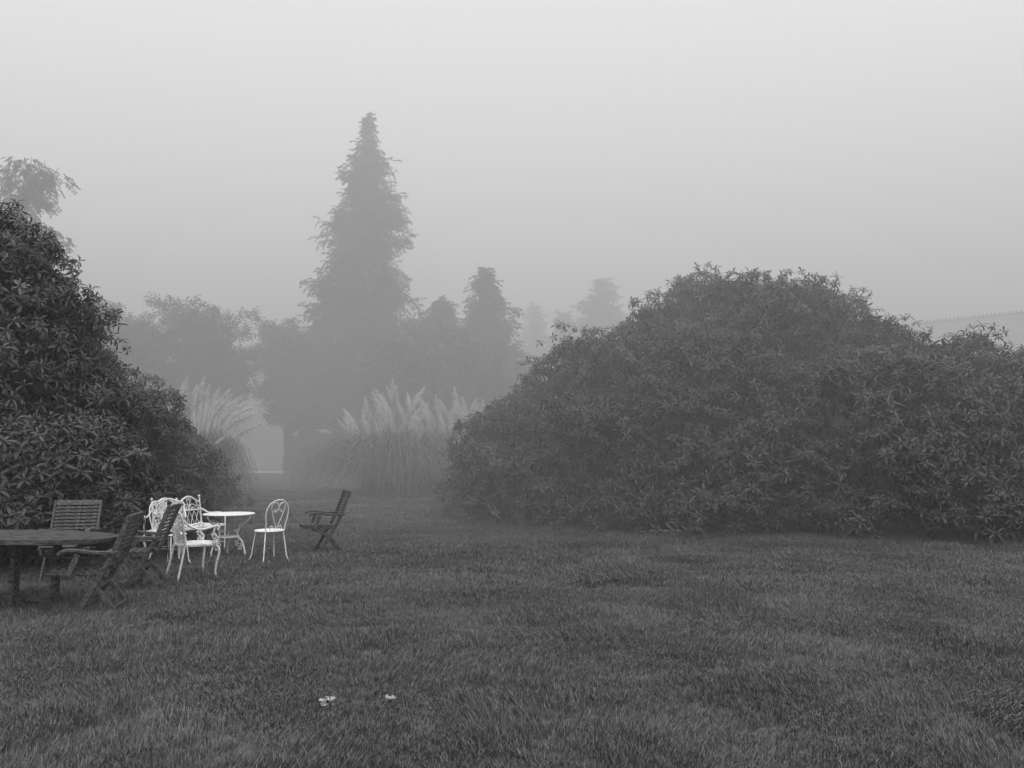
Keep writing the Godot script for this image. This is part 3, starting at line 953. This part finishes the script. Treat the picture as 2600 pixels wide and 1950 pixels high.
	for t: float in [-1.0, 1.0]:
		var e := along * t * half
		var a := Geo.new()
		a.tube(spline([P.call(t, 0.66), e + fw * 0.03 + Vector3(0, 0.635, 0), e + fw * 0.14 + Vector3(0, 0.59, 0), e + fw * 0.30 + Vector3(0, 0.60, 0), e + fw * 0.40 + Vector3(0, 0.585, 0), e + fw * 0.45 + Vector3(0, 0.52, 0), e + fw * 0.455 + Vector3(0, 0.42, 0)], 5), 0.014, 0.013, 6)
		part(o, "armrest", a, m)
		var l := Geo.new()
		l.tube([e + fw * 0.455 + Vector3(0, 0.42, 0), e + fw * 0.46 + Vector3(0, -0.01, 0)], 0.013, 0.012, 6)
		part(o, "front_leg", l, m)
		var st := Geo.new()
		st.tube([e + Vector3(0, 0.12, 0), e + fw * 0.455 + Vector3(0, 0.12, 0)], 0.008, 0.008, 5)
		part(o, "stretcher", st, m)
	var ls := Geo.new()
	ls.tube([along * -half + Vector3(0, 0.12, 0), along * half + Vector3(0, 0.12, 0)], 0.009, 0.009, 5)
	part(o, "stretcher", ls, m)
func cast_armchair(label: String, foot: Vector3, face: Vector3) -> Node3D:
	var o := thing("cast_iron_armchair", label, "chair", foot, atan2(-face.x, -face.z), "white cast iron armchairs")
	var m: Material = M.worn_white_paint
	var H := 0.42
	# seat outline: wider in front (front is -z)
	var out := []
	for k in 41:
		var a := TAU * k / 40
		var z := -sin(a); var x := cos(a)
		var w := 0.26 if z < 0 else 0.22
		out.append(Vector3(signf(x) * pow(absf(x), 0.55) * w, H, signf(z) * pow(absf(z), 0.6) * 0.225))
	var rim := Geo.new()
	for k in 40: rim.board(out[k], out[k + 1] + (out[k + 1] - out[k]) * 0.04, Vector3.UP, 0.032, 0.02)
	var seat := part(o, "seat_rim", rim, m)
	var web := Geo.new()
	for k in 20:
		var e: Vector3 = out[k * 2]
		var c := Vector3(0, H + 0.008, 0)
		web.tube(spline([e, c.lerp(e, 0.72) + Vector3(-e.z, 0, e.x) * 0.22, c.lerp(e, 0.42) + Vector3(e.z, 0, -e.x) * 0.12, c.lerp(e, 0.22)], 3), 0.011, 0.009, 5, 2.0, Vector3(-e.z, 0, e.x).normalized())
		web.tube(curl(c.lerp(e, 0.6), 0.034, k * 1.7, 0.8, Vector3.RIGHT, Vector3.BACK, 7), 0.009, 0.006, 5)
	web.disc(Vector3(0, H + 0.008, 0), 0.055, 0.012, 14)
	part(seat, "openwork", web, m)
	# back
	var B := func(x: float, y: float) -> Vector3: return Vector3(x, H + y, 0.21 + y * 0.20 - x * x * 0.5)
	var fr := Geo.new()
	fr.tube(spline([B.call(-0.20, -0.02), B.call(-0.21, 0.2), B.call(-0.225, 0.33), B.call(-0.20, 0.40), B.call(-0.12, 0.425), B.call(-0.05, 0.445), B.call(0, 0.46), B.call(0.05, 0.445), B.call(0.12, 0.425), B.call(0.20, 0.40), B.call(0.225, 0.33), B.call(0.21, 0.2), B.call(0.20, -0.02)], 4), 0.014, 0.014, 6)
	var back := part(o, "back_frame", fr, m)
	var orn := Geo.new()
	var u := Vector3.RIGHT; var w := Vector3(0, 0.98, 0.2)
	for y in [0.30, 0.315]:
		orn.tube(spline([B.call(-0.21, y - 0.02), B.call(-0.1, y), B.call(0, y + 0.01), B.call(0.1, y), B.call(0.21, y - 0.02)], 3), 0.008, 0.008, 5)
	for q in [-1.0, 1.0]:
		for e in [[0.065, 0.365, 0.042, 0.2], [0.145, 0.36, 0.035, 1.4], [0.06, 0.23, 0.05, 2.4], [0.15, 0.22, 0.05, 0.3], [0.14, 0.12, 0.045, 3.0], [0.055, 0.12, 0.045, 1.1], [0.10, 0.03, 0.045, 4.0], [0.17, 0.05, 0.03, 0.0], [0.035, 0.03, 0.03, 2.0], [0.10, 0.285, 0.022, 3.3]]:
			orn.tube(curl(B.call(e[0] * q, e[1]), e[2], e[3] * q, 1.3 * q, u, w, 12), 0.011, 0.007, 5)
		orn.tube(spline([B.call(0.02 * q, -0.02), B.call(0.05 * q, 0.08), B.call(0.10 * q, 0.17), B.call(0.06 * q, 0.27), B.call(0.02 * q, 0.30)], 3), 0.011, 0.009, 5)
		orn.tube(spline([B.call(0.19 * q, 0.0), B.call(0.16 * q, 0.09), B.call(0.19 * q, 0.17), B.call(0.13 * q, 0.27)], 3), 0.010, 0.008, 5)
		orn.tube(spline([B.call(0.02 * q, 0.34), B.call(0.08 * q, 0.41), B.call(0.17 * q, 0.40)], 3), 0.012, 0.010, 5)
	# fluted vase in the middle of the back
	for k in 5: orn.tube([B.call(-0.03 + 0.015 * k, 0.0), B.call(-0.05 + 0.025 * k, 0.22)], 0.008, 0.009, 5)
	for k in 7: orn.ball(B.call(-0.09 + 0.03 * k, 0.43 + 0.02 * sin(PI * k / 6.0)), 0.016, 4, 6)
	part(back, "ornament", orn, m)
	for q in [-1.0, 1.0]:
		var a := Geo.new()
		a.tube(spline([B.call(0.215 * q, 0.33), Vector3(0.25 * q, H + 0.24, 0.15), Vector3(0.275 * q, H + 0.20, 0.03), Vector3(0.28 * q, H + 0.225, -0.10), Vector3(0.28 * q, H + 0.235, -0.16), Vector3(0.28 * q, H + 0.21, -0.195), Vector3(0.28 * q, H + 0.185, -0.17)], 4), 0.014, 0.012, 6)
		var arm := part(o, "armrest", a, m)
		var sp := Geo.new()
		sp.tube(spline([Vector3(0.28 * q, H + 0.225, -0.14), Vector3(0.27 * q, H + 0.14, -0.13), Vector3(0.265 * q, H + 0.08, -0.19), Vector3(0.255 * q, H + 0.0, -0.18)], 4), 0.012, 0.014, 6)
		sp.tube(curl(Vector3(0.268 * q, H + 0.10, -0.135), 0.04, 0.5, 1.3, Vector3.BACK, Vector3.UP, 12), 0.010, 0.007, 5)
		sp.tube(curl(Vector3(0.262 * q, H + 0.03, -0.14), 0.03, 3.5, -1.3, Vector3.BACK, Vector3.UP, 12), 0.010, 0.007, 5)
		part(arm, "scroll_support", sp, m)
		var f := Geo.new()
		f.tube(spline([Vector3(0.20 * q, H - 0.02, -0.15), Vector3(0.25 * q, H - 0.03, -0.195), Vector3(0.262 * q, H - 0.10, -0.21), Vector3(0.235 * q, 0.18, -0.19), Vector3(0.22 * q, 0.06, -0.185), Vector3(0.23 * q, -0.01, -0.21)], 4), 0.019, 0.013, 7)
		part(o, "front_leg", f, m)
		var rl := Geo.new()
		rl.tube(spline([Vector3(0.19 * q, H, 0.2), Vector3(0.20 * q, H - 0.10, 0.215), Vector3(0.225 * q, -0.01, 0.28)], 4), 0.017, 0.013, 7)
		part(o, "rear_leg", rl, m)
	return o
func round_table():
	var foot := Vector3(-4.37, 0, -12.0)
	foot.y = ground_y(foot.x, foot.z)
	var o := thing("round_table", "round white metal table on three scrolled legs in front of the bench", "table", foot)
	var H := 0.655
	var top := Geo.new()
	top.disc(Vector3(0, H - 0.01, 0), 0.385, 0.016, 48)
	part(o, "table_top", top, M.white_paint)
	var sh_ := Geo.new()
	sh_.disc(Vector3(0, 0.30, 0), 0.17, 0.02, 18)
	part(o, "shelf", sh_, M.worn_white_paint)
	for k in 3:
		var a := 0.15 + TAU * k / 3
		var d := Vector3(cos(a), 0, sin(a))
		var g := Geo.new()
		g.tube(spline([d * 0.35 + Vector3(0, H - 0.02, 0), d * 0.33 + Vector3(0, H - 0.09, 0), d * 0.24 + Vector3(0, H - 0.17, 0), d * 0.17 + Vector3(0, 0.42, 0), d * 0.15 + Vector3(0, 0.31, 0), d * 0.22 + Vector3(0, 0.24, 0), d * 0.265 + Vector3(0, 0.12, 0), d * 0.29 + Vector3(0, -0.01, 0)], 4), 0.015, 0.014, 6)
		var leg := part(o, "leg", g, M.worn_white_paint)
		var s := Geo.new()
		for e in [[0.19, 0.50, 0.045, 0.0, 1.2], [0.13, 0.25, 0.045, 2.5, -1.2], [0.20, 0.13, 0.035, 1.0, 1.2], [0.27, 0.55, 0.03, 4.0, -1.1], [0.15, 0.18, 0.03, 0.5, 1.0], [0.125, 0.40, 0.03, 3.0, 1.1], [0.22, 0.19, 0.03, 5.0, 1.1]]:
			s.tube(curl(d * e[0] + Vector3(0, e[1], 0), e[2], e[3], e[4], d, Vector3.UP, 10), 0.011, 0.006, 5)
		part(leg, "scroll", s, M.worn_white_paint)

# ------------------------------------------------------------------ small things
func make_small():
	rng.seed = 300
	for e in [[835, 1800, 0.042, "pale crumpled dead leaf with a shadowed hollow in the grass"], [992, 1793, 0.036, "pale crumpled dead leaf half buried between grass blades"]]:
		var p := on_ground(e[0], e[1])
		var o := thing("dead_leaf", e[3], "leaf", p + Vector3(0, 0.05, 0), rnd(0, TAU), "pale dead leaves on the lawn")
		var g := Geo.new()
		for k in 26:
			var c: Vector3 = rvec() * e[2] * 0.8; c.y *= 0.4
			var d: Vector3 = rvec() * e[2] * 0.8; d.y *= 0.5
			var s: Vector3 = d.cross(rvec()).normalized() * e[2] * 0.35
			g.leaf(c - s, c + d, c + s); g.leaf(c + s, c + d, c + d * 0.6 + s * 1.6)
		part(o, "blade", g, M.dry_leaf)
	var st := on_ground(652, 1208)
	var o2 := thing("marker_stone", "small white rounded stone at the edge of the pale path", "stone", st)
	var b := Geo.new()
	b.ball(Vector3(0, 0.10, 0), 0.12, 8, 10, Vector3(1, 0.9, 0.9))
	b.board(Vector3(0, -0.05, 0), Vector3(0, 0.1, 0), Vector3.RIGHT, 0.22, 0.2, 0.03)
	part(o2, "stone", b, M.pale_stone)

# ------------------------------------------------------------------ everything
func E(px: float, py: float, depth: float, rx: float, ry: float, rz: float) -> Array:   # a bough by the pixel of its centre
	return [at(px, py, depth), Vector3(rx, ry, rz)]
func rel(blobs: Array, foot: Vector3) -> Array:
	var out := []
	for b in blobs: out.append([b[0] - foot, b[1]])
	return out
func _ready():
	rng.seed = 7
	bump.seed = 4; bump.frequency = 0.16; bump.fractal_octaves = 2
	patch.seed = 11; patch.frequency = 0.8; patch.fractal_octaves = 3
	make_view()
	make_materials()
	make_ground()
	make_house()
	make_ivy_wall()
	# far conifers, faint in the mist
	conifer("far_conifer", "faint broad spire of a distant conifer in mist beyond the big rhododendron", stand(1534, 68), 17.0, [[0, 0.1], [0.15, 1.6], [0.35, 2.6], [1, 4.2]], 0.5, 61, 0.9, "distant conifers in the mist", 0.1)
	conifer("far_conifer", "faint narrow distant conifer, lowest of three in the mist", stand(1432, 72), 14.6, [[0, 0.1], [0.2, 1.2], [0.5, 2.4], [1, 3.4]], 0.5, 62, 0.9, "distant conifers in the mist", 0.1)
	conifer("far_conifer", "palest distant conifer just beside the pointed dark conifer", stand(1358, 80), 17.0, [[0, 0.1], [0.2, 1.3], [0.5, 2.4], [1, 3.6]], 0.45, 63, 0.9, "distant conifers in the mist", 0.1)
	cedar(stand(50, 30.0), 30.0)
	# main trees
	conifer("tall_conifer", "tallest tree, a tapering dense conifer with drooping tip, in the mist", stand(922, 43), 21.0, [[0, 0.05], [0.08, 0.35], [0.16, 1.25], [0.3, 1.75], [0.45, 2.3], [0.55, 2.7], [0.7, 3.1], [1, 3.2]], 0.9, 64, 0.5)
	conifer("pointed_conifer", "medium pointed dark conifer with broad skirt beside the tall conifer", stand(1232, 43), 11.9, [[0, 0.05], [0.1, 0.75], [0.25, 1.4], [0.5, 2.4], [0.75, 3.1], [1, 2.9]], 0.9, 65, 0.5)
	conifer("bushy_conifer", "small round-topped bushy tree between the two dark conifers", stand(1118, 44), 10.2, [[0, 0.3], [0.06, 0.9], [0.2, 1.3], [0.5, 2.0], [1, 2.4]], 0.9, 66, 0.5)
	var f := stand(800, 42.8)
	leafy("overhanging_tree", "leafy tree whose low boughs overhang the dark ivy wall", f, rel([E(745, 950, 41, 2.0, 2.2, 2.0), E(700, 880, 41, 1.5, 1.3, 1.6), E(780, 1000, 41, 2.0, 1.6, 1.8), E(695, 950, 40.5, 1.0, 1.0, 1.2), E(830, 960, 41, 2.0, 2.0, 1.5), E(660, 840, 41, 0.7, 0.6, 0.8)], f), 3600, 71)
	f = stand(470, 37)
	leafy("garden_tree", "broad leafy tree with an uneven top behind the smaller pampas grass", f, rel([E(470, 860, 37, 1.9, 1.6, 1.8), E(440, 930, 37, 2.4, 1.6, 2.0), E(545, 900, 37, 1.4, 1.5, 1.4), E(570, 960, 37, 1.2, 1.1, 1.2), E(495, 800, 37, 0.9, 0.7, 0.9), E(390, 860, 37, 1.1, 1.0, 1.2), E(600, 840, 37, 0.8, 0.8, 0.8), E(500, 970, 36.5, 1.6, 0.9, 1.2)], f), 3600, 72)
	f = stand(300, 39)
	leafy("garden_tree", "leafy tree half hidden by the near dark rhododendron", f, rel([E(290, 850, 39, 1.6, 1.3, 1.6), E(250, 815, 39, 0.9, 0.7, 1.0), E(330, 900, 39, 1.7, 1.4, 1.6), E(260, 930, 39, 1.6, 1.5, 1.6)], f), 2000, 73)
	f = stand(1150, 37)
	leafy("pale_shrub", "large pale leafy shrub massed below the two dark conifers", f, rel([E(1080, 930, 37, 2.2, 1.9, 1.6), E(1180, 940, 37, 2.3, 1.7, 1.6), E(1010, 970, 37, 1.7, 1.8, 1.5), E(1250, 990, 37, 1.6, 1.3, 1.5), E(1130, 1020, 36.5, 3.0, 1.6, 1.5), E(940, 1010, 38, 1.5, 1.6, 1.4), E(1080, 860, 37.5, 1.2, 0.9, 1.0)], f), 6900, 74, "shrub", "", 0.13, 1.6, 0.12)
	f = stand(860, 39)
	leafy("dark_shrub", "dark leafy evergreen mass beneath the tall conifer beside the ivy wall", f, rel([E(860, 1020, 39.5, 2.0, 2.6, 1.5), E(940, 1080, 39.5, 2.2, 2.0, 1.5), E(850, 1130, 40, 1.8, 1.6, 1.2), E(900, 950, 40, 1.8, 2.0, 1.4)], f), 4200, 75, "shrub", "", 0.13, 0.9, 0.12)
	# distant wood that closes the view
	rng.seed = 80
	var wood_spray := leaf_spray(30, 0.9, 0.55, 81)
	var places := []; var tints := []
	for k in 5200:
		var x := rnd(-95, 75); var zz := rnd(-92, -84)
		var top := 11.0 + 3.2 * bump.get_noise_2d(x * 0.25, 5.0) + 2.0 * bump.get_noise_2d(x * 0.9, 50.0)
		places.append(Transform3D(facing((Vector3.UP + rvec() * 0.6).normalized(), rnd(0, TAU)) * Basis.from_scale(Vector3.ONE * rnd(1.0, 1.8)), Vector3(x, 0.4 + top * pow(rng.randf(), 0.75), zz))); tints.append(rnd(0.7, 1.2))
	var wd := many(self, "distant_wood", wood_spray, M.tree_leaf, places, tints)
	wd.set_meta("label", "faint distant wood closing the view in the mist"); wd.set_meta("category", "wood")
	# pampas grass
	rng.seed = 90
	var pf := stand(1010, 24.3)
	var heads := []
	for e in [[978, 1012], [1008, 1008], [1030, 1025], [955, 1030], [935, 1055], [910, 1085], [985, 1065], [1015, 1070], [1055, 1060], [1068, 1075], [945, 1075], [970, 1085], [985, 1000], [1000, 985], [1012, 990], [965, 1000], [1035, 1010], [1050, 1005], [1045, 990], [1062, 1025], [940, 1020], [925, 1045], [950, 1050], [905, 1050], [895, 1060], [975, 1040], [1000, 1030], [1020, 1040], [915, 1070], [930, 1080], [1075, 1050], [890, 1085], [960, 1070], [1040, 1045], [1000, 1055]]:
		var p := at(e[0] + rnd(-5, 5), e[1] + 48, 24.3 + rnd(-0.7, 0.5)) - pf
		heads.append([p, Vector3(p.x * 0.2 + rnd(-0.42, 0.42), 1.0, rnd(-0.4, 0.4)).normalized(), rnd(0.6, 1.0)])
	heads.append([at(845, 1098, 24.0) - pf, Vector3(-0.95, 0.25, 0.1).normalized(), 0.45]); heads.append([at(880, 1090, 24.2) - pf, Vector3(-0.6, 0.8, 0.1).normalized(), 0.4])
	pampas("big pampas grass clump, its plumes massed highest, in front of the misty trees", pf, 2.45, 1.65, heads, 91, 5200)
	pf = stand(1172, 25.6)
	heads = []
	for e in [[1128, 1060], [1150, 1070], [1180, 1065], [1215, 1075], [1100, 1065], [1200, 1025], [1120, 1020], [1135, 1015], [1150, 1012], [1165, 1015], [1192, 1005], [1190, 1030], [1225, 1035], [1245, 1040], [1235, 1060], [1110, 1040], [1140, 1045], [1175, 1040], [1208, 1050], [1245, 1075], [1160, 1055]]:
		var p := at(e[0] + rnd(-4, 4), e[1] + 48, 25.6 + rnd(-0.6, 0.5)) - pf
		heads.append([p, Vector3(p.x * 0.2 + rnd(-0.28, 0.28), 1.0, rnd(-0.3, 0.3)).normalized(), rnd(0.6, 1.05)])
	pampas("pampas grass clump with spiky pale plumes next to the round leafy rhododendron", pf, 1.9, 1.6, heads, 92, 3600)
	pf = stand(503, 20.5)
	heads = []
	for e in [[455, 985], [468, 990], [482, 1000], [500, 985], [515, 1005], [530, 1000], [545, 1000], [560, 1015], [575, 1020], [590, 1025], [602, 1035], [480, 1030], [540, 1030], [520, 1050], [575, 1050], [560, 1040], [600, 1070], [500, 1020]]:
		var p := at(e[0] + rnd(-4, 4), e[1] + 40, 20.5 + rnd(-0.6, 0.5)) - pf
		var right := smoothstep(500.0, 610.0, float(e[0]))
		heads.append([p, Vector3(0.1 + right * 1.3, 1.0, rnd(-0.2, 0.2)).normalized(), rnd(0.6, 0.85)])
	heads.append([at(545, 1128, 19.6) - pf, Vector3(0.7, 0.6, 0.3).normalized(), 0.35])
	pampas("pampas grass clump with windswept plumes close behind the near rhododendron", pf, 1.15, 1.7, heads, 93, 2600)
	# rhododendrons
	bush("rhododendron", "huge mounded rhododendron with pale-lit leaf tips filling one side of the lawn", [
		[Vector3(6.7, 0.8, -20.5), Vector3(3.7, 4.9, 4.2)], [Vector3(4.9, 0.8, -20.5), Vector3(3.2, 4.7, 3.8)], [Vector3(8.4, 0.6, -18.8), Vector3(2.8, 3.8, 3.0)], [Vector3(2.6, 0.6, -19.6), Vector3(3.0, 3.5, 3.3)], [Vector3(0.6, 0.3, -19.2), Vector3(1.8, 2.2, 2.4)],
		[Vector3(4.6, 0.6, -17.7), Vector3(3.6, 3.0, 2.6)], [Vector3(9.6, 0.6, -17.8), Vector3(3.4, 3.0, 3.6)], [Vector3(8.0, 0.5, -16.0), Vector3(3.2, 2.4, 2.0)], [Vector3(12.2, 0.5, -15.9), Vector3(3.4, 2.5, 3.0)]],
		2300, 10, 501, 1.0, Vector3(6.0, 0.1, -18.0))
	bush("rhododendron", "dark rhododendron towering behind the wooden table, its large leaves drooping in whorls", [
		[Vector3(-10.2, 0.8, -13.6), Vector3(2.4, 4.7, 2.9)], [Vector3(-9.1, 0.5, -13.4), Vector3(2.2, 3.6, 2.8)], [Vector3(-8.6, 0.4, -14.6), Vector3(1.7, 2.9, 2.2)], [Vector3(-7.8, 0.4, -13.7), Vector3(1.4, 2.2, 2.2)],
		[Vector3(-8.25, 0.4, -15.4), Vector3(1.5, 2.1, 2.1)], [Vector3(-7.8, 0.3, -16.8), Vector3(1.0, 1.2, 1.3)], [Vector3(-7.9, 0.3, -11.8), Vector3(1.8, 1.8, 1.5)]],
		1250, 11, 502, 1.0, Vector3(-8.5, 0.0, -13.5))
	make_grass()
	# furniture
	dining_table()
	var left_face := Vector3(-0.97, 0, 0.22)
	folding_armchair("folding wooden armchair pulled up to the end of the oval table", stand(277, 8.05), left_face)
	folding_armchair("folding wooden armchair with upright slatted back hiding the white chairs", stand(384, 9.35), Vector3(-0.97, 0, 0.2))
	folding_armchair("wooden folding armchair standing alone beyond the white bistro chair", stand(838, 12.55), Vector3(-0.93, 0, 0.36))
	folding_armchair("slat-backed wooden armchair between the oval table and the dark shrub", stand(190, 9.95), Vector3(0.25, 0, 0.97))
	bistro_chair("bistro_chair", "white metal bistro chair with heart-shaped scrolls standing alone on the lawn", stand(690, 11.3), Vector3(-0.72, 0, -0.69), M.white_paint, "round-seated bistro chairs")
	bistro_chair("bistro_chair", "white metal bistro chair crowded behind the wooden armchair among the white armchairs", stand(440, 10.85), Vector3(0.95, 0, 0.3), M.white_paint, "round-seated bistro chairs")
	bistro_chair("bistro_chair", "black iron bistro chair with hooped back between two wooden armchairs", stand(392, 10.3), Vector3(0.55, 0, -0.83), M.black_iron, "round-seated bistro chairs")
	bench()
	round_table()
	cast_armchair("ornate white cast iron armchair turned away, its openwork seat in plain view", stand(505, 10.05), Vector3(0.75, 0, -0.66))
	cast_armchair("ornate white cast iron armchair facing the lawn, mostly hidden by the slatted chair", stand(428, 11.6), Vector3(0.3, 0, 0.95))
	make_small()
